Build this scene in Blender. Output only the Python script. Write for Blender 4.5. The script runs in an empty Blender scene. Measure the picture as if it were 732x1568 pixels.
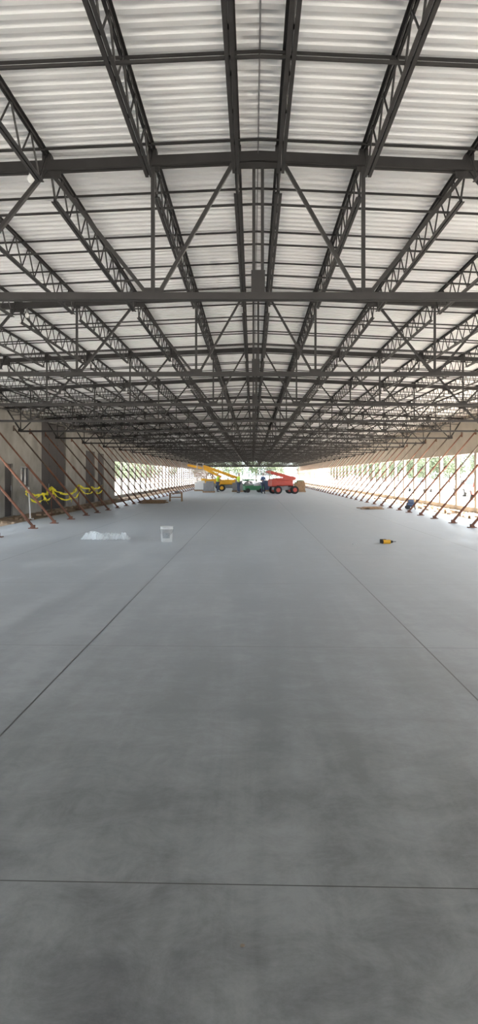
import bpy, math, random
from mathutils import Vector, Matrix
random.seed(7)
C = bpy.context.scene.collection

# ------------------------------------------------------------ materials
def nodes(name):
    m = bpy.data.materials.new(name); m.use_nodes = True
    nt = m.node_tree; b = nt.nodes['Principled BSDF']
    return m, nt, b

def mat(name, col, rough=0.6, metal=0.0, var=0.15, scale=4.0, bump=0.0, detail=5, stretch=(1,1,1)):
    m, nt, b = nodes(name)
    geo = nt.nodes.new('ShaderNodeNewGeometry')
    mp = nt.nodes.new('ShaderNodeMapping'); mp.inputs['Scale'].default_value = stretch
    nt.links.new(geo.outputs['Position'], mp.inputs['Vector'])
    n = nt.nodes.new('ShaderNodeTexNoise'); n.inputs['Scale'].default_value = scale
    n.inputs['Detail'].default_value = detail
    nt.links.new(mp.outputs[0], n.inputs['Vector'])
    r = nt.nodes.new('ShaderNodeValToRGB')
    r.color_ramp.elements[0].position = 0.3; r.color_ramp.elements[1].position = 0.7
    r.color_ramp.elements[0].color = [max(0, c*(1-var)) for c in col]+[1]
    r.color_ramp.elements[1].color = [min(1, c*(1+var)) for c in col]+[1]
    nt.links.new(n.outputs['Fac'], r.inputs['Fac'])
    nt.links.new(r.outputs['Color'], b.inputs['Base Color'])
    b.inputs['Roughness'].default_value = rough; b.inputs['Metallic'].default_value = metal
    if bump:
        bp = nt.nodes.new('ShaderNodeBump'); bp.inputs['Strength'].default_value = bump
        bp.inputs['Distance'].default_value = 0.02
        nt.links.new(n.outputs['Fac'], bp.inputs['Height']); nt.links.new(bp.outputs[0], b.inputs['Normal'])
    return m

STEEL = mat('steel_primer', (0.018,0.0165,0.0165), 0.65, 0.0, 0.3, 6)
DECK = mat('galvanised_deck', (0.81,0.815,0.82), 0.5, 0.0, 0.08, 1.3, stretch=(0.5,1.5,1))
WALL = mat('tilt_concrete_shaded', (0.24,0.225,0.20), 0.85, 0, 0.25, 1.2, 0.2)  # left wall gets less light; that shade is put into the colour
WALLR = mat('tilt_concrete_lit', (0.48,0.44,0.38), 0.85, 0, 0.10, 1.2, 0.2)  # same concrete on the better lit side, lit tone in the colour
DIRT = mat('dirt', (0.30,0.22,0.15), 0.95, 0, 0.35, 3, 0.6)
SAND = mat('outside_ground', (0.60,0.56,0.50), 0.95, 0, 0.15, 0.4)
RUST = mat('rusty_pipe', (0.15,0.065,0.04), 0.75, 0.1, 0.35, 5)
PIPE = mat('grey_pipe', (0.09,0.065,0.05), 0.6, 0.2, 0.3, 5)
DOOR_SHADE = mat('dark_door_and_shade', (0.025,0.02,0.018), 0.7, 0, 0.2, 3)  # door colour, also the painted shade of the big open recess
GLASSD = mat('dark_glass', (0.02,0.022,0.025), 0.15, 0, 0.1, 3)
YEL = mat('yellow_paint', (0.65,0.34,0.02), 0.5, 0, 0.08, 3)
RED = mat('red_paint', (0.45,0.055,0.035), 0.5, 0, 0.08, 3)
GRN = mat('green_paint', (0.03,0.18,0.08), 0.5, 0, 0.1, 3)
BLU = mat('blue_paint', (0.05,0.08,0.15), 0.5, 0, 0.1, 3)
BLK = mat('black_rubber', (0.02,0.02,0.02), 0.8, 0, 0.2, 5)
GRY = mat('grey_metal', (0.25,0.25,0.26), 0.5, 0.3, 0.1, 5)
WHT = mat('white_plastic', (0.65,0.66,0.66), 0.45, 0, 0.05, 8)
TAPE = mat('caution_tape_yellow', (0.80,0.70,0.03), 0.5, 0, 0.1, 20)
WOOD = mat('lumber', (0.33,0.21,0.12), 0.8, 0, 0.3, 5, stretch=(6,1,1))
LEAF = mat('leaves', (0.075,0.10,0.055), 0.7, 0, 0.4, 1.5)
BARK = mat('bark', (0.08,0.06,0.05), 0.9, 0, 0.3, 6)
LABEL = mat('bucket_label', (0.30,0.32,0.33), 0.5, 0, 0.2, 30)

PLAS, nt, b = nodes('clear_plastic_film')
b.inputs['Base Color'].default_value = (0.82,0.88,0.91,1); b.inputs['Roughness'].default_value = 0.2
b.inputs['Alpha'].default_value = 0.55

def floor_mat():
    m, nt, b = nodes('polished_concrete_slab')
    N = nt.nodes.new; L = nt.links.new
    geo = N('ShaderNodeNewGeometry')
    sep = N('ShaderNodeSeparateXYZ'); L(geo.outputs['Position'], sep.inputs[0])
    def math_(op, a, c=None, d=None):
        n = N('ShaderNodeMath'); n.operation = op
        for i, v in enumerate((a, c, d)):
            if v is None: continue
            if isinstance(v, (int, float)): n.inputs[i].default_value = v
            else: L(v, n.inputs[i])
        return n.outputs[0]
    def noise(scale, stretch, detail=6, rough=0.6, off=0):
        mp = N('ShaderNodeMapping'); mp.inputs['Scale'].default_value = stretch
        mp.inputs['Location'].default_value = (off, off*1.7, 0)
        L(geo.outputs['Position'], mp.inputs['Vector'])
        n = N('ShaderNodeTexNoise'); n.inputs['Scale'].default_value = scale
        n.inputs['Detail'].default_value = detail; n.inputs['Roughness'].default_value = rough
        n.inputs['Distortion'].default_value = 0.4
        L(mp.outputs[0], n.inputs['Vector']); return n.outputs['Fac']
    big = noise(0.8, (1,0.55,1)); mid = noise(3.2, (1,1,1), 10, 0.8, 3)
    streak = noise(2.4, (1,0.05,1), 5, .6, 7); tr = noise(1.6, (0.15,1.0,1), 6, .6, 11)
    s = math_('MULTIPLY', big, 0.27); s = math_('ADD', s, math_('MULTIPLY', mid, 0.34))
    s = math_('ADD', s, math_('MULTIPLY', streak, 0.27)); s = math_('ADD', s, math_('MULTIPLY', tr, 0.12))
    r = N('ShaderNodeValToRGB'); e = r.color_ramp.elements
    e[0].position = 0.44; e[0].color = (0.082,0.087,0.090,1)
    e[1].position = 0.57; e[1].color = (0.222,0.232,0.238,1)
    L(s, r.inputs['Fac'])
    def joint(v, off, per, w):
        t = math_('DIVIDE', math_('SUBTRACT', v, off), per)
        t = math_('SUBTRACT', t, math_('ROUND', t)); t = math_('MULTIPLY', math_('ABSOLUTE', t), per)
        return math_('LESS_THAN', t, w)
    jx = joint(sep.outputs['X'], 1.55, 3.15, 0.0065)
    yy = math_('ADD', sep.outputs['Y'], math_('MULTIPLY', sep.outputs['X'], 0.033))
    jy = joint(yy, 3.0, 4.17, 0.004)
    j = math_('MAXIMUM', jx, jy)
    mix = N('ShaderNodeMix'); mix.data_type = 'RGBA'
    L(math_('MULTIPLY', j, 0.9), mix.inputs['Factor']); L(r.outputs['Color'], mix.inputs['A'])
    mix.inputs['B'].default_value = (0.015,0.015,0.015,1)
    L(mix.outputs['Result'], b.inputs['Base Color'])
    rr = N('ShaderNodeMapRange'); rr.inputs['From Min'].default_value = 0.43; rr.inputs['From Max'].default_value = 0.58
    rr.inputs['To Min'].default_value = 0.32; rr.inputs['To Max'].default_value = 0.48
    L(s, rr.inputs['Value']); L(rr.outputs[0], b.inputs['Roughness'])
    # sheen stands in for light on far slab (none inside the saw cuts)
    L(math_('MULTIPLY', math_('SUBTRACT', 1.0, j), 0.175), b.inputs['Sheen Weight'])
    b.inputs['Sheen Roughness'].default_value = 0.42
    b.inputs['Sheen Tint'].default_value = (0.90,0.96,1,1)
    return m
FLOOR = floor_mat()

# ------------------------------------------------------------ mesh builder
class MB:
    def __init__(s): s.v=[]; s.f=[]
    def box(s, c, d, rz=0):
        cx,cy,cz=c; dx,dy,dz=[k/2 for k in d]; n=len(s.v); cr,sr=math.cos(rz),math.sin(rz)
        for z in (-dz,dz):
            for x,y in ((-dx,-dy),(dx,-dy),(dx,dy),(-dx,dy)):
                s.v.append((cx+x*cr-y*sr, cy+x*sr+y*cr, cz+z))
        for q in ((3,2,1,0),(4,5,6,7),(0,1,5,4),(1,2,6,5),(2,3,7,6),(3,0,4,7)): s.f.append([n+i for i in q])
    def beam(s, p0, p1, w, t, up=(0,0,1)):
        p0=Vector(p0); p1=Vector(p1); d=(p1-p0).normalized(); up=Vector(up)
        sd=d.cross(up)
        if sd.length<1e-3: sd=d.cross(Vector((0,1,0)))
        sd.normalize(); u=sd.cross(d); n=len(s.v)
        for p in (p0,p1):
            for a,b_ in ((-1,-1),(1,-1),(1,1),(-1,1)):
                s.v.append(tuple(p+sd*a*w/2+u*b_*t/2))
        for q in ((0,1,2,3),(7,6,5,4),(0,4,5,1),(1,5,6,2),(2,6,7,3),(3,7,4,0)): s.f.append([n+i for i in q])
    def tube(s, p0, p1, r, k=8, r1=None):
        p0=Vector(p0); p1=Vector(p1); d=(p1-p0).normalized()
        a=d.cross(Vector((0,0,1)))
        if a.length<1e-3: a=d.cross(Vector((0,1,0)))
        a.normalize(); b_=a.cross(d); n=len(s.v); r1=r if r1 is None else r1
        for p,rad in ((p0,r),(p1,r1)):
            for i in range(k):
                t=2*math.pi*i/k; s.v.append(tuple(p+a*math.cos(t)*rad+b_*math.sin(t)*rad))
        for i in range(k): s.f.append([n+i,n+(i+1)%k,n+k+(i+1)%k,n+k+i])
        s.f.append([n+i for i in range(k)][::-1]); s.f.append([n+k+i for i in range(k)])
    def prism(s, prof, y0, y1):
        n=len(s.v); k=len(prof)
        for y in (y0,y1):
            for x,z in prof: s.v.append((x,y,z))
        for i in range(k): s.f.append([n+i,n+(i+1)%k,n+k+(i+1)%k,n+k+i])
        s.f.append([n+i for i in range(k)][::-1]); s.f.append([n+k+i for i in range(k)])
    def mesh(s, name, m, smooth=False):
        me=bpy.data.meshes.new(name); me.from_pydata(s.v,[],s.f); me.update()
        me.materials.append(m)
        if smooth:
            for p in me.polygons: p.use_smooth=True
        return me
    def obj(s, name, m, parent=None, bevel=0, smooth=False):
        o=bpy.data.objects.new(name, s.mesh(name,m,smooth)); C.objects.link(o)
        if parent: o.parent=parent
        if bevel:
            md=o.modifiers.new('bevel','BEVEL'); md.width=bevel; md.segments=2; md.limit_method='ANGLE'
        return o
def inst(name, me, loc=(0,0,0), rz=0, sc=(1,1,1), parent=None):
    o=bpy.data.objects.new(name, me); o.location=loc; o.rotation_euler=(0,0,rz); o.scale=sc
    C.objects.link(o)
    if parent: o.parent=parent
    return o
def empty(name, loc=(0,0,0), rz=0):
    e=bpy.data.objects.new(name,None); e.location=loc; e.rotation_euler=(0,0,rz); C.objects.link(e); return e

# ------------------------------------------------------------ dimensions
LEN=160.0; WX=9.5; SL=0.045
BAY=5.5; G0=7.2-3*BAY; Y0=G0-0.3
ZT=4.62; ZB=3.27; P=0.985; JD=0.35; SEAT=0.07
def zt(x): return ZT-SL*abs(x)

m=MB(); m.box((0,(Y0+LEN)/2,-0.1),(15.8,LEN-Y0,0.2)); m.obj('floor',FLOOR)
m=MB(); m.box((0,80,-0.35),(600,700,0.3)); m.obj('ground_outside',SAND)
for sx,nm in ((-1,'left'),(1,'right')):
    m=MB(); nx=8; ny=700
    for j in range(ny+1):
        for i in range(nx+1):
            x=7.9+(WX-0.02-7.9)*i/nx; y=Y0+(LEN-Y0)*j/ny
            z=-0.07+random.uniform(-0.03,0.05)+(0.04 if i>4 else 0)
            m.v.append((sx*x,y,z))
    for j in range(ny):
        for i in range(nx):
            a=j*(nx+1)+i; q=[a,a+1,a+nx+2,a+nx+1]; m.f.append(q if sx>0 else q[::-1])
    m.obj('dirt_strip_'+nm,DIRT)

# deck
m=MB(); pitch=0.1524; n=int((LEN-Y0)/pitch); prof=((0,0),(0.062,0),(0.078,0.046),(0.136,0.046))
for i in range(n):
    for dy,dz in prof:
        y=Y0+i*pitch+dy
        for x in (-WX-0.1,0,WX+0.1): m.v.append((x,y,zt(x)+SEAT+dz))
rows=len(m.v)//3
for r_ in range(rows-1):
    for k in range(2):
        a=r_*3+k; m.f.append([a,a+1,a+4,a+3])
m.obj('ceiling',DECK)

# girder truss (local y=0)
g=MB()
for s in (-1,1):
    for dy in (-0.032,0.032):
        g.beam((0,dy,ZT-0.045),(s*9.45,dy,zt(9.45)-0.045),0.045,0.09)
        g.beam((0,dy,ZB),(s*9*P,dy,ZB),0.042,0.065)
    for k in range(0,10,2):
        xt=k*P if k else 0.22
        for kb in (k-1,k+1):
            if kb<0 or kb>9: continue
            if k==0 and kb<1: continue
            th=0.038 if k<2 else 0.05
            g.beam((s*xt,0,zt(xt)-0.06),(s*(kb*P-0.05 if kb>k else kb*P+0.05),0,ZB+0.02),0.035,th,(0,1,0))
    g.beam((s*9.4,0,zt(9.4)-0.06),(s*9*P,0,ZB+0.02),0.05,0.06,(0,1,0))
    for k in range(1,10,2):
        g.beam((s*k*P,0,zt(k*P)-0.05),(s*k*P,0,ZB),0.035,0.035,(0,1,0))
        g.box((s*k*P,0,ZB+0.03),(0.2,0.02,0.11))
        g.box((s*k*P,0,zt(k*P)-0.07),(0.12,0.02,0.12))
    for k in range(2,10,2): g.box((s*k*P,0,zt(k*P)-0.09),(0.24,0.02,0.12))
    g.beam((s*0.04,0,ZT-0.05),(s*0.04,0,ZB),0.03,0.032,(0,1,0))
    for x in [0.2]+[k*P for k in range(1,10)]:
        g.box((s*x,0,zt(x)+SEAT/2-0.005),(0.08,0.10,SEAT))
g.box((0,0,ZB+0.12),(0.13,0.03,0.26)); g.box((0,0,ZT-0.08),(0.45,0.03,0.13))
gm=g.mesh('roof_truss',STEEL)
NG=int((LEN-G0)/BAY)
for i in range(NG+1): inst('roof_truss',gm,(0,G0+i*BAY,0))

# joists + bridging per bay
j=MB()
XS=[s*x for s in (-1,1) for x in [0.2]+[k*P for k in range(1,10)]]
for x in XS:
    t=zt(x)+SEAT-0.004; bt=t-JD
    for s in (-1,1):
        j.box((x+s*0.02,BAY/2,t-0.004),(0.028,BAY,0.006)); j.box((x+s*0.009,BAY/2,t-0.017),(0.005,BAY,0.03))
        j.box((x+s*0.02,BAY/2,bt+0.004),(0.028,BAY-0.5,0.006)); j.box((x+s*0.009,BAY/2,bt+0.017),(0.005,BAY-0.5,0.03))
    npn=18; y_a=0.28; st=(BAY-2*y_a)/npn
    for i in range(npn):
        za,zb_=(bt+0.02,t-0.02) if i%2==0 else (t-0.02,bt+0.02)
        j.tube((x,y_a+i*st,za),(x,y_a+(i+1)*st,zb_),0.009,5)
    for ya,yb in ((0.05,y_a),(BAY-0.05,BAY-y_a)):
        j.tube((x,ya,t-0.02),(x,yb,bt+0.02),0.011,5)
for yo in (1.0,2.45,3.85,5.3):
    for s in (-1,1):
        j.beam((0,yo,zt(0)+SEAT-0.03),(s*9.4,yo,zt(9.4)+SEAT-0.03),0.02,0.02)
for yo in (0.6,1.95,3.35):
    for s in (-1,1):
        j.beam((0,yo,zt(0)+SEAT-JD+0.012),(s*9.4,yo,zt(9.4)+SEAT-JD+0.012),0.022,0.02)
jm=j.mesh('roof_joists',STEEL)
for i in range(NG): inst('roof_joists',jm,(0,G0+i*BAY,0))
m=MB(); m.box((0,(Y0+LEN)/2,ZT+SEAT-0.003),(0.012,LEN-Y0,0.004)); m.obj('trim_ridge',GRY)

def lamp(x,y,z):
    e=empty('hanging_work_lamp',(x,y,z)); e.scale=(.55,.55,.6)
    m=MB(); m.tube((0,0,0.0),(0,0,-0.07),.03,10); m.tube((0,0,0),(0,0,.06),.006,5); m.obj('socket',GRY,e)
    m=MB(); k=12; pr=((-.06,.02),(-.09,.045),(-.13,.06),(-.17,.05),(-.2,.02))
    for z_,r_ in pr:
        for i in range(k): m.v.append((r_*math.cos(2*math.pi*i/k),r_*math.sin(2*math.pi*i/k),z_))
    for a in range(len(pr)-1):
        for i in range(k): m.f.append([a*k+i,a*k+(i+1)%k,(a+1)*k+(i+1)%k,(a+1)*k+i])
    m.f.append([(len(pr)-1)*k+i for i in range(k)]); m.obj('bulb',WHT,e,smooth=True)
lamp(-2.1,7.1,4.42); lamp(-3.75,12.6,4.3)

# ------------------------------------------------------------ walls
TH=0.14
def wall(name, sx, ops, material):
    m=MB(); ops=sorted(ops); xc=sx*(WX+TH/2); H=5.1
    y=Y0
    def seg(a,b_,z0,z1):
        if b_-a>1e-3 and z1-z0>1e-3: m.box((xc,(a+b_)/2,(z0+z1)/2),(TH,b_-a,z1-z0))
    for a,b_,z0,z1 in ops:
        seg(y,a,-0.2,H); seg(a,b_,-0.2,z0); seg(a,b_,z1,H); y=b_
    seg(y,LEN,-0.2,H)
    m.obj(name,material)
right=[]
c=33.0-3.15*12
while c<LEN-4:
    right.append((c+0.18,c+2.97,0.2,2.55))
    c+=3.15
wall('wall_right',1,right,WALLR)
left=[]
c=-5.55
while c+2.8<28.5: left.append((c,c+2.8,0.2,2.6)); c+=3.15
left+=[(29.3,30.3,0.0,2.05),(31.3,32.5,1.1,1.95),(34.4,38.9,0.0,4.05),(43.5,46.0,0,3.0),(46.9,48.8,0,2.95)]
c=52.7
while c<LEN-4: left.append((c,c+2.8,0.2,2.55)); c+=3.15
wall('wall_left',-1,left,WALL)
m=MB()
m.box((-9.0,Y0-.07,2.45),(1.2,.14,5.3)); m.box((9.0,Y0-.07,2.45),(1.2,.14,5.3)); m.box((0,Y0-.07,4.05),(16.8,.14,2.1)); m.obj('wall_back_added',WALL)  # unseen; wall and header added to limit light from behind the camera
def doorleaf(name,a,b_,h,nl):
    e=empty(name,(-WX-0.1,0,0)); w=(b_-a)/nl
    for i in range(nl):
        m=MB(); m.box((0,a+w*(i+.5),h/2),(0.06,w-0.02,h-0.01))
        for z in (0.25,0.5,0.75): m.box((0.035,a+w*(i+.5),h*z),(0.02,w*0.8,0.06))
        m.obj('leaf_%d'%(i+1),DOOR_SHADE,e)
    m=MB(); m.tube((0.06,a+w-0.12,1.0),(0.06,a+w-0.12,1.2),0.02); m.obj('handle',GRY,e)
doorleaf('door_1',29.3,30.3,2.05,1); doorleaf('opening_shade',34.4,38.9,4.05,3)  # tall panels are added: dark colour paints the shade of an open recess
doorleaf('door_3',43.5,46.0,3.0,2); doorleaf('door_4',46.9,48.8,2.95,2)
e=empty('window_1',(-WX-0.08,0,0))
m=MB(); m.box((0,31.9,1.525),(0.02,1.2,0.85)); m.obj('pane',GLASSD,e)
m=MB()
for z in (1.12,1.93): m.box((0.02,31.9,z),(0.06,1.2,0.04))
for y in (31.32,31.9,32.48): m.box((0.02,y,1.525),(0.06,0.04,0.85))
m.obj('frame',GRY,e)

# ------------------------------------------------------------ braces
foot=Vector((0,0,0.06)); top=Vector((2.84,0,3.45)); mid=foot.lerp(top,0.55)
low=MB(); low.tube(foot,mid,0.04,8); low.box((0,0,0.012),(0.26,0.16,0.024)); low.box((0,0.05,0.06),(0.1,0.012,0.1)); low.box((0,-0.05,0.06),(0.1,0.012,0.1))
low.tube((0.07,0,0.02),(0.07,0,0.06),0.02,6)
upm=MB(); upm.tube(mid.lerp(foot,0.05),top,0.03,8); upm.tube(mid.lerp(foot,.02),mid.lerp(top,0.04),0.048,8); upm.box((2.85,0,3.45),(0.03,0.14,0.22))
lm=low.mesh('lower_tube',RUST); um=upm.mesh('upper_tube',PIPE); um2=upm.mesh('upper_tube_rust',RUST)
for sx in (-1,1):
    y=23.0 if sx<0 else 23.4
    y-=3*3.2; k=0
    while y<LEN-5:
        e=empty('pipe_brace',(sx*6.62,y,0),0 if sx>0 else math.pi)
        inst('lower_tube',lm,parent=e); inst('upper_tube',um2 if (k%3) else um,parent=e)
        y+=(2.4 if y>22 else 3.2)+(random.uniform(-0.25,0.25) if y>22 else 0); k+=1

# ------------------------------------------------------------ small things on the slab
bx,by=-2.12,18.5
e=empty('plastic_bucket',(bx,by,0))
m=MB(); k=28; prof=[(0.0,0.004),(0.128,0.0),(0.132,0.01),(0.146,0.30),(0.158,0.30),(0.158,0.315),(0.148,0.318),(0.149,0.345),(0.156,0.352),(0.156,0.37),(0.147,0.37),(0.143,0.36),(0.128,0.02),(0.0,0.016)]
for r_,z in prof:
    for i in range(k): m.v.append((r_*math.cos(2*math.pi*i/k),r_*math.sin(2*math.pi*i/k),z))
for a in range(len(prof)-1):
    for i in range(k): m.f.append([a*k+i,a*k+(i+1)%k,(a+1)*k+(i+1)%k,(a+1)*k+i])
m.obj('body',mat('bucket_plastic',(0.55,0.56,0.56),0.45),e,smooth=True)
m=MB()
for a in range(12):
    t0=math.pi*(1.3+0.4*a/12); t1=math.pi*(1.3+0.4*(a+1)/12)
    r0,r1=0.139,0.1475; n=len(m.v)
    for t in (t0,t1):
        m.v.append((r0*math.cos(t),r0*math.sin(t),0.09)); m.v.append((r1*math.cos(t),r1*math.sin(t),0.22))
    m.f.append([n,n+2,n+3,n+1])
m.obj('label',LABEL,e)
m=MB(); pr=None
for i in range(13):
    t=math.pi*i/12; p=(0.162*math.cos(t),-0.15*math.sin(t),0.31-0.16*math.sin(t))
    if pr: m.tube(pr,p,0.003,5)
    pr=p
m.obj('bail_handle',GRY,e)

m=MB(); nx,ny=60,16
for jy in range(ny+1):
    for ix in range(nx+1):
        u=ix/nx; v=jy/ny
        hgt=0.17*min(1,3.2*math.sin(math.pi*v))*(0.8+0.12*math.sin(u*7)+0.12*math.sin(u*19+v*5))
        hgt*= min(1,9*u,9*(1-u))
        m.v.append(((u-0.5)*1.2+random.uniform(-.012,.012),(v-0.5)*0.42+0.05*math.sin(u*11),max(0.004,hgt+random.uniform(-0.03,0.03))))
for jy in range(ny):
    for ix in range(nx):
        a=jy*(nx+1)+ix; m.f.append([a,a+1,a+nx+2,a+nx+1])
o=m.obj('plastic_sheet',PLAS); o.location=(-3.72,19.2,0)

e=empty('cordless_drill',(3.1,17.9,0),0.15)
m=MB(); m.tube((-0.12,0,0.05),(0.05,0,0.05),0.048,14); m.beam((-0.02,0,0.04),(-0.05,0.16,0.04),0.05,0.05); m.obj('body',YEL,e)
m=MB(); m.tube((0.05,0,0.05),(0.11,0,0.05),0.034,12,0.024); m.tube((0.11,0,0.05),(0.19,0,0.05),0.006,6); m.box((-0.06,0.19,0.05),(0.13,0.08,0.09)); m.tube((-0.14,0,0.05),(-0.12,0,0.05),0.042,12); m.obj('chuck_and_battery',BLK,e)
m=MB(); m.box((2.28,17.75,0.008),(0.05,0.03,0.016),0.5); m.box((2.33,17.8,0.006),(0.03,0.03,0.012),0.2); m.obj('concrete_chip',WHT)
m=MB(); m.tube((-0.085,2.61,0.001),(-0.085,2.61,0.004),0.008,10); m.obj('slab_hole',mat('hole_grey_brown',(.2,.16,.12)))  # flat disc standing in for a small hole in the slab

def planks(name,loc,n,l,spread,rz):
    m=MB()
    for i in range(n):
        m.box((random.uniform(-spread,spread),random.uniform(-.3,.3),0.02+0.04*(i//3)),(random.uniform(.6,1)*l,0.09,0.038),random.uniform(-.25,.25))
    o=m.obj(name,WOOD); o.location=loc; o.rotation_euler[2]=rz
planks('lumber_pile',(-5.7,43.6,0),14,1.5,0.15,0.1)
planks('lumber_pile',(5.6,36.2,0),9,1.0,0.2,0.3)
m=MB()
for i in range(320):
    sx=random.choice((-1,1)); y=random.uniform(20,80); x=random.uniform(8.0,9.2); s=random.uniform(0.03,0.14)
    m.box((sx*x,y,0.0),(s,s*random.uniform(.6,2),s*0.7),random.uniform(0,3))
m.obj('rubble',DIRT)
e=empty('work_bench',(-4.75,47,0)); m=MB(); m.box((0,0,0.5),(0.8,0.5,0.05))
for a in (-.35,.35):
    for b2 in (-.2,.2): m.beam((a,b2,0.48),(a*1.05,b2*1.2,0),0.05,0.05)
m.box((0,0,0.25),(0.7,0.04,0.06)); m.obj('frame',WOOD,e); m=MB(); m.box((0.1,0,0.58),(0.3,0.25,0.12)); m.obj('saw',GRY,e,bevel=0.02)
e=empty('air_compressor',(7.35,36.0,0)); m=MB(); m.tube((-.2,0,.22),(.2,0,.22),.11,14); m.box((0,0,.38),(.25,.2,.16)); m.obj('tank',BLU,e,bevel=.02)
m=MB()
for s in (-.13,.13): m.tube((-.15,s-.02,.1),(-.15,s+.02,.1),.1,14)
m.beam((.2,0,.15),(.2,0,0),.04,.04); m.beam((.22,.0,.3),(.35,0,.65),.025,.025); m.obj('wheels_and_handle',BLK,e)

# caution tape + posts
m=MB(); pts=[(-8.2,27.6,1.05),(-8.1,29.5,0.9),(-8.3,31.5,1.1),(-8.0,33.6,0.8),(-8.2,36.0,1.15),(-8.1,38.5,1.0),(-8.2,41.5,1.05)]
def ribbon(m,a,b_,sag,w=0.075,n=24):
    for i in range(n+1):
        t=i/n; p=Vector(a).lerp(Vector(b_),t); p.z-=sag*4*t*(1-t)
        tw=math.sin(t*14+a[1])*0.9; o=Vector((math.sin(tw)*w/2,0,math.cos(tw)*w/2))
        nn=len(m.v); m.v+= [tuple(p-o),tuple(p+o)]
        if i: m.f.append([nn-2,nn,nn+1,nn-1])
for a,b_ in zip(pts,pts[1:]):
    ribbon(m,a,b_,0.12,w=.1); ribbon(m,(a[0],a[1],a[2]-.1),(b_[0]+.1,b_[1],b_[2]-.15),0.25)
for p in pts[1:-1]:
    for q in range(3):
        ribbon(m,p,(p[0]+random.uniform(-.3,.3),p[1]+random.uniform(-.3,.3),p[2]-random.uniform(.2,.45)),-0.03,n=8)
m.obj('caution_tape',TAPE)
m=MB(); m.tube((-8.15,28.0,-0.05),(-8.3,28.3,1.15),0.025,8); m.box((-8.22,28.15,0.0),(.3,.05,.05)); m.box((-8.22,28.15,0.0),(.05,.3,.05)); m.obj('marker_post',WHT)
for p in pts[2::2]:
    m=MB(); m.tube((p[0],p[1],-0.05),p,0.02,6); m.box((p[0],p[1],0),(.25,.25,.04)); m.obj('marker_post',RUST)

# ------------------------------------------------------------ boom lifts
def boom_lift(loc,rz,paint,boom_pts,hub=None,s=0.8):
    e=empty('boom_lift',loc,rz); e.scale=(s,s,s)
    m=MB(); m.box((0,0,0.55),(2.3,1.1,0.32)); m.box((0.9,0,0.5),(0.3,1.9,0.2)); m.box((-0.9,0,0.5),(0.3,1.9,0.2)); m.tube((0,0,.7),(0,0,.85),.45,20); m.obj('chassis',GRY,e,bevel=.03)
    m=MB(); h=MB()
    for x in (-.9,.9):
        for y in (-.95,.95):
            m.tube((x,y-.17,.42),(x,y+.17,.42),.42,22); h.tube((x,y-.18,.42),(x,y+.18,.42),.22,16)
    m.obj('tyres',BLK,e,bevel=.04); h.obj('wheel_hubs',hub or paint,e)
    m=MB(); m.box((-.2,.55,1.15),(2.2,.5,.62)); m.box((-.2,-.55,1.15),(2.0,.5,.55)); m.box((-1.25,0,1.15),(.5,1.6,.75)); m.box((0,0,.9),(1.8,1.2,.15)); m.obj('turntable_covers',paint,e,bevel=.08)
    m=MB()
    for i,(a,b_) in enumerate(zip(boom_pts,boom_pts[1:])):
        w=.28-.03*i; m.beam(a,b_,w,w*1.25)
        m.tube((b_[0],b_[1]-.2,b_[2]),(b_[0],b_[1]+.2,b_[2]),.11,10)
    m.obj('boom',paint,e,bevel=.01)
    m=MB(); a=Vector(boom_pts[0]); b_=Vector(boom_pts[1]); q=a.lerp(b_,.4); m.tube((a.x,a.y,a.z-.35),(q.x,q.y,q.z-.1),.06,8); m.obj('lift_cylinder',GRY,e)
    tx,ty,tz=boom_pts[-1]; sg=1 if tx>0 else -1; tx+=sg*.45
    m=MB(); m.box((tx,ty,tz-.35),(.8,1.7,.06))
    for z in (.15,.65):
        for y in (-.83,.83): m.tube((tx-.38,ty+y,tz-.35+z+.1),(tx+.38,ty+y,tz-.35+z+.1),.02,6)
        for x in (-.38,.38): m.tube((tx+x,ty-.83,tz-.35+z+.1),(tx+x,ty+.83,tz-.35+z+.1),.02,6)
    for x in (-.38,.38):
        for y in (-.83,0,.83): m.tube((tx+x,ty+y,tz-.35),(tx+x,ty+y,tz+.42),.02,6)
    m.obj('basket',GRY,e)
boom_lift((-2.4,77,0),0,YEL,[(1.2,0,1.6),(-3.2,0,3.1)])
boom_lift((-4.6,86,0),0.1,YEL,[(1.3,0,1.7),(-1.0,0,2.9),(-3.4,0,3.4)])
boom_lift((2.6,66,0),0.25,RED,[(-1.0,0,1.45),(1.2,0,1.6),(-1.6,0.1,2.3)],s=.82)
boom_lift((3.6,92,0),-0.2,RED,[(1.0,0,1.6),(-2.6,0,2.5)])
def scissor(loc,rz,paint):
    e=empty('scissor_lift',loc,rz)
    m=MB(); m.box((0,0,.42),(1.8,.8,.4)); m.obj('base',paint,e,bevel=.04)
    m=MB()
    for x in (-.65,.65):
        for y in (-.4,.4): m.tube((x,y-.08,.2),(x,y+.08,.2),.2,16)
    m.obj('wheels',BLK,e)
    m=MB()
    for i in range(3):
        z=.66+i*.14
        for y in (-.3,.3): m.beam((-.8,y,z),(.8,y,z+.12),.04,.05); m.beam((-.8,y,z+.12),(.8,y,z),.04,.05)
    m.obj('scissor_arms',GRY,e)
    m=MB(); m.box((0,0,1.14),(1.9,.85,.08))
    for z in (1.65,2.2):
        for y in (-.4,.4): m.tube((-.93,y,z),(.93,y,z),.022,6)
        for x in (-.93,.93): m.tube((x,-.4,z),(x,.4,z),.022,6)
    for x in (-.93,-.3,.3,.93):
        for y in (-.4,.4): m.tube((x,y,1.15),(x,y,2.2),.022,6)
    m.obj('platform',paint,e)
scissor((0.0,71,0),0.3,GRN); scissor((-0.9,84,0),.2,GRN); scissor((-3.9,98,0),.2,GRN); scissor((1.6,88,0),.5,BLU)
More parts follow.
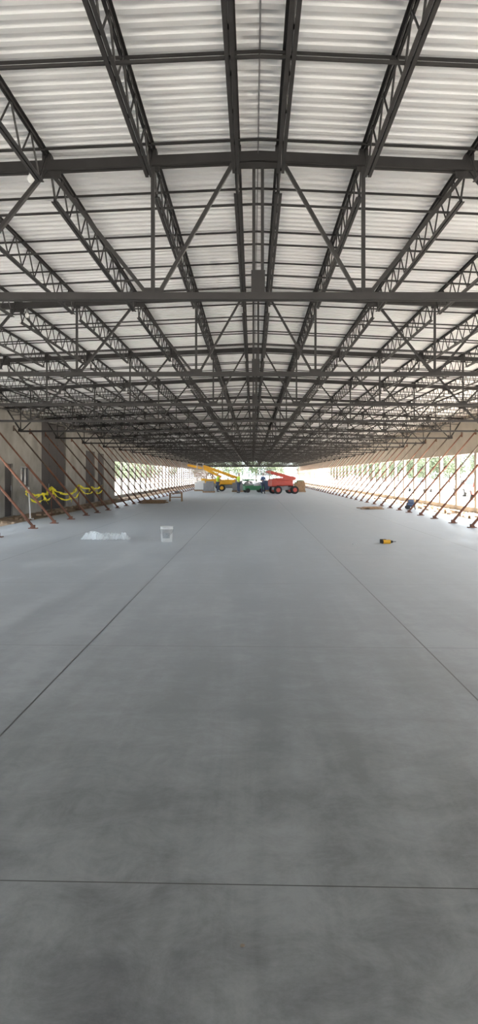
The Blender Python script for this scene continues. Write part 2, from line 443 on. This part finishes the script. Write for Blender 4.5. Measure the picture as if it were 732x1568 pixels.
def pallet(loc,mt):
    e=empty('wrapped_pallet',loc); m=MB()
    for y in (-.45,0,.45): m.box((0,y,.05),(1.1,.09,.1))
    for x in (-.5,-.25,0,.25,.5): m.box((x,0,.115),(.12,1,.025))
    m.obj('pallet',WOOD,e); m=MB(); m.box((0,0,.5),(1,.95,.74)); m.box((.1,0,.95),(.7,.9,.2)); m.obj('load',mt,e,bevel=.03)
pallet((-4.1,71,0),GRY); pallet((1.2,76,0),BLU); pallet((-5.4,78,0),WHT); pallet((4.9,82,0),GRN); pallet((-1.5,74,0),GRY); pallet((4.4,73,0),WOOD)

# ------------------------------------------------------------ distant workers
SKIN=mat('skin',(0.42,0.25,0.17),.6,0,.05); JEAN=mat('denim',(0.05,0.07,0.13),.85,0,.15,20); HV=mat('hi_vis_lime',(0.45,0.65,0.05),.7,0,.05); BSH=mat('blue_shirt',(0.08,0.14,0.30),.8,0,.1)
def worker(loc,rz,shirt,hat,arm=0.3):
    e=empty('construction_worker',loc,rz)
    def skin(name,vs,es,rs,mt,sub=1):
        me=bpy.data.meshes.new(name); me.from_pydata(vs,es,[]); me.materials.append(mt)
        o=bpy.data.objects.new(name,me); C.objects.link(o); o.parent=e
        md=o.modifiers.new('skin','SKIN')
        for i,r_ in enumerate(rs):
            me.skin_vertices[0].data[i].radius=r_; me.skin_vertices[0].data[i].use_root=(i==0)
        ss=o.modifiers.new('sub','SUBSURF'); ss.levels=sub; ss.render_levels=sub
    skin('trousers',[(0,0,.95),(-.1,0,.88),(-.12,-.03,.5),(-.13,.02,.1),(.1,0,.88),(.13,-.06,.5),(.14,.03,.1)],[(0,1),(1,2),(2,3),(0,4),(4,5),(5,6)],[(.16,.12),(.1,.1),(.075,.075),(.06,.06),(.1,.1),(.075,.075),(.06,.06)],JEAN)
    skin('shirt',[(0,0,.95),(0,0,1.15),(0,0,1.4),(-.18,0,1.42),(-.25,-.03,1.17),(.18,0,1.42),(.25,-.03,1.17),(0,0,1.5)],[(0,1),(1,2),(2,3),(3,4),(2,5),(5,6),(2,7)],[(.16,.12),(.15,.11),(.15,.1),(.065,.065),(.05,.05),(.065,.065),(.05,.05),(.06,.06)],shirt)
    skin('head_and_neck',[(0,0,1.47),(0,0,1.56),(0,-.01,1.64),(0,-.01,1.72)],[(0,1),(1,2),(2,3)],[(.05,.05),(.055,.055),(.08,.09),(.06,.07)],SKIN)
    for s in (-1,1):
        skin('forearm_and_hand',[(s*.25,-.03,1.18),(s*.25,-.12-arm*.3,1.0+arm*.2),(s*.25,-.16-arm*.5,.93+arm*.25)],[(0,1),(1,2)],[(.042,.042),(.03,.03),(.035,.02)],SKIN)
        skin('boot',[(s*.135,.02,.1),(s*.135,.0,.045),(s*.135,-.14,.04)],[(0,1),(1,2)],[(.055,.055),(.05,.045),(.045,.035)],BLK)
    m=MB(); k=16; pr=((1.70,.14),(1.705,.11),(1.76,.105),(1.81,.075),(1.835,.02))
    for z_,r_ in pr:
        for i in range(k): m.v.append((r_*math.cos(2*math.pi*i/k),-.01+1.1*r_*math.sin(2*math.pi*i/k),z_))
    for a in range(len(pr)-1):
        for i in range(k): m.f.append([a*k+i,a*k+(i+1)%k,(a+1)*k+(i+1)%k,(a+1)*k+i])
    m.obj('hard_hat',hat,e,smooth=True)
worker((.85,67.0,0),.6,BSH,WHT,.6); worker((-1.3,68.5,0),-1.0,HV,WHT,.2); worker((-3.4,73.5,0),2.0,HV,YEL,.5)

# ------------------------------------------------------------ parked cars outside
def car(loc,rz,paint):
    e=empty('parked_car',loc,rz)
    body=[(-2.2,.35),(2.2,.35),(2.25,.65),(2.1,.82),(1.2,.95),(-1.7,1.0),(-2.2,.92),(-2.28,.6)]
    cab=[(1.15,.93),(.5,1.42),(-1.0,1.45),(-1.75,.98)]
    m=MB(); m.prism(body,-.88,.88); m.obj('body',paint,e,bevel=.06)
    m=MB(); m.prism(cab,-.74,.74); m.obj('glasshouse',GLASSD,e,bevel=.04)
    m=MB(); m.prism([(.48,1.42),(.45,1.47),(-.98,1.5),(-1.02,1.45)],-.72,.72)
    for x0,z0,x1,z1 in ((1.15,.93,.5,1.44),(-.2,.95,-.2,1.46),(-1.7,.98,-1.0,1.46)):
        for y in (-.75,.75): m.beam((x0,y,z0),(x1,y*.99,z1),.05,.07,(0,1,0))
    m.obj('roof_and_pillars',paint,e)
    m=MB(); h=MB()
    for x in (-1.4,1.4):
        for y in (-.82,.82): m.tube((x,y-.1,.33),(x,y+.1,.33),.33,20); h.tube((x,y-.11,.33),(x,y+.11,.33),.2,12)
    m.obj('tyres',BLK,e); h.obj('rims',GRY,e)
car((17,56,-.2),1.5,RED); car((18.5,66,-.2),1.6,GRY); car((21,50,-.2),1.4,BLU); car((-19,90,-.2),1.5,WHT); car((18,83,-.2),1.6,WHT)

# ------------------------------------------------------------ trees outside
def tree_mesh():
    t=MB(); t.tube((0,0,-.3),(0,0,3),.22,8,.16)
    for i in range(6):
        a=i*1.05; t.tube((0,0,2.4),(1.8*math.cos(a),1.8*math.sin(a),4.2+.3*(i%3)),.09,6,.04)
    tr=t.mesh('trunk',BARK); l=MB()
    blobs=[(random.uniform(-2,2),random.uniform(-2,2),random.uniform(1.8,6.5),random.uniform(1.1,1.8)) for _ in range(16)]
    for bx_,by_,bz_,br in blobs:
        for _ in range(200):
            d=Vector((random.gauss(0,1),random.gauss(0,1),random.gauss(0,1))).normalized()*br*random.uniform(.6,1)
            p=Vector((bx_,by_,bz_))+d; a=Vector((random.uniform(-1,1),random.uniform(-1,1),random.uniform(-1,1))).normalized()
            b2=a.cross(d).normalized(); s=.16; n=len(l.v)
            l.v+=[tuple(p-a*s),tuple(p+b2*s*.6),tuple(p+a*s),tuple(p-b2*s*.6)]; l.f.append([n,n+1,n+2,n+3])
    return tr,l.mesh('foliage',LEAF)
TR,LF=tree_mesh()
def tree(x,y,s):
    e=empty('tree',(x,y,-.2),random.uniform(0,6)); e.scale=(s,s,s)
    inst('trunk',TR,parent=e); inst('foliage',LF,parent=e)
for sx in (-1,1):
    y=70
    while y<330:
        tree(sx*random.uniform(32,50),y,random.uniform(.8,1.2)); y+=random.uniform(3.5,7)
for x in (-17,-12,-8,-4,5,9,14,18,1): tree(x,random.uniform(225,250),1.1)

# ------------------------------------------------------------ light
w=bpy.data.worlds.new('world'); bpy.context.scene.world=w; w.use_nodes=True
bg=w.node_tree.nodes['Background']; bg.inputs[0].default_value=(0.84,0.92,1.0,1); bg.inputs[1].default_value=7.2
sd=bpy.data.lights.new('sun','SUN'); sd.energy=58; sd.angle=0.02; sd.color=(1,.96,.91)
so=bpy.data.objects.new('sun',sd); C.objects.link(so)
so.rotation_euler=Vector((-0.7,0.3,-1.3)).to_track_quat('-Z','Y').to_euler()

# ------------------------------------------------------------ camera
cd=bpy.data.cameras.new('camera'); cam=bpy.data.objects.new('camera',cd); C.objects.link(cam)
cam.location=(-0.05,0,1.6); cam.rotation_euler=(math.radians(90),0,0)
cd.sensor_fit='VERTICAL'; cd.sensor_height=36; cd.sensor_width=36; cd.lens=36*1200/1599
cd.shift_y=-57.5/1599; cd.shift_x=-21.5/1599; cd.clip_end=1000; cd.clip_start=0.05
bpy.context.scene.camera=cam
vs=bpy.context.scene.view_settings
vs.view_transform='Standard'
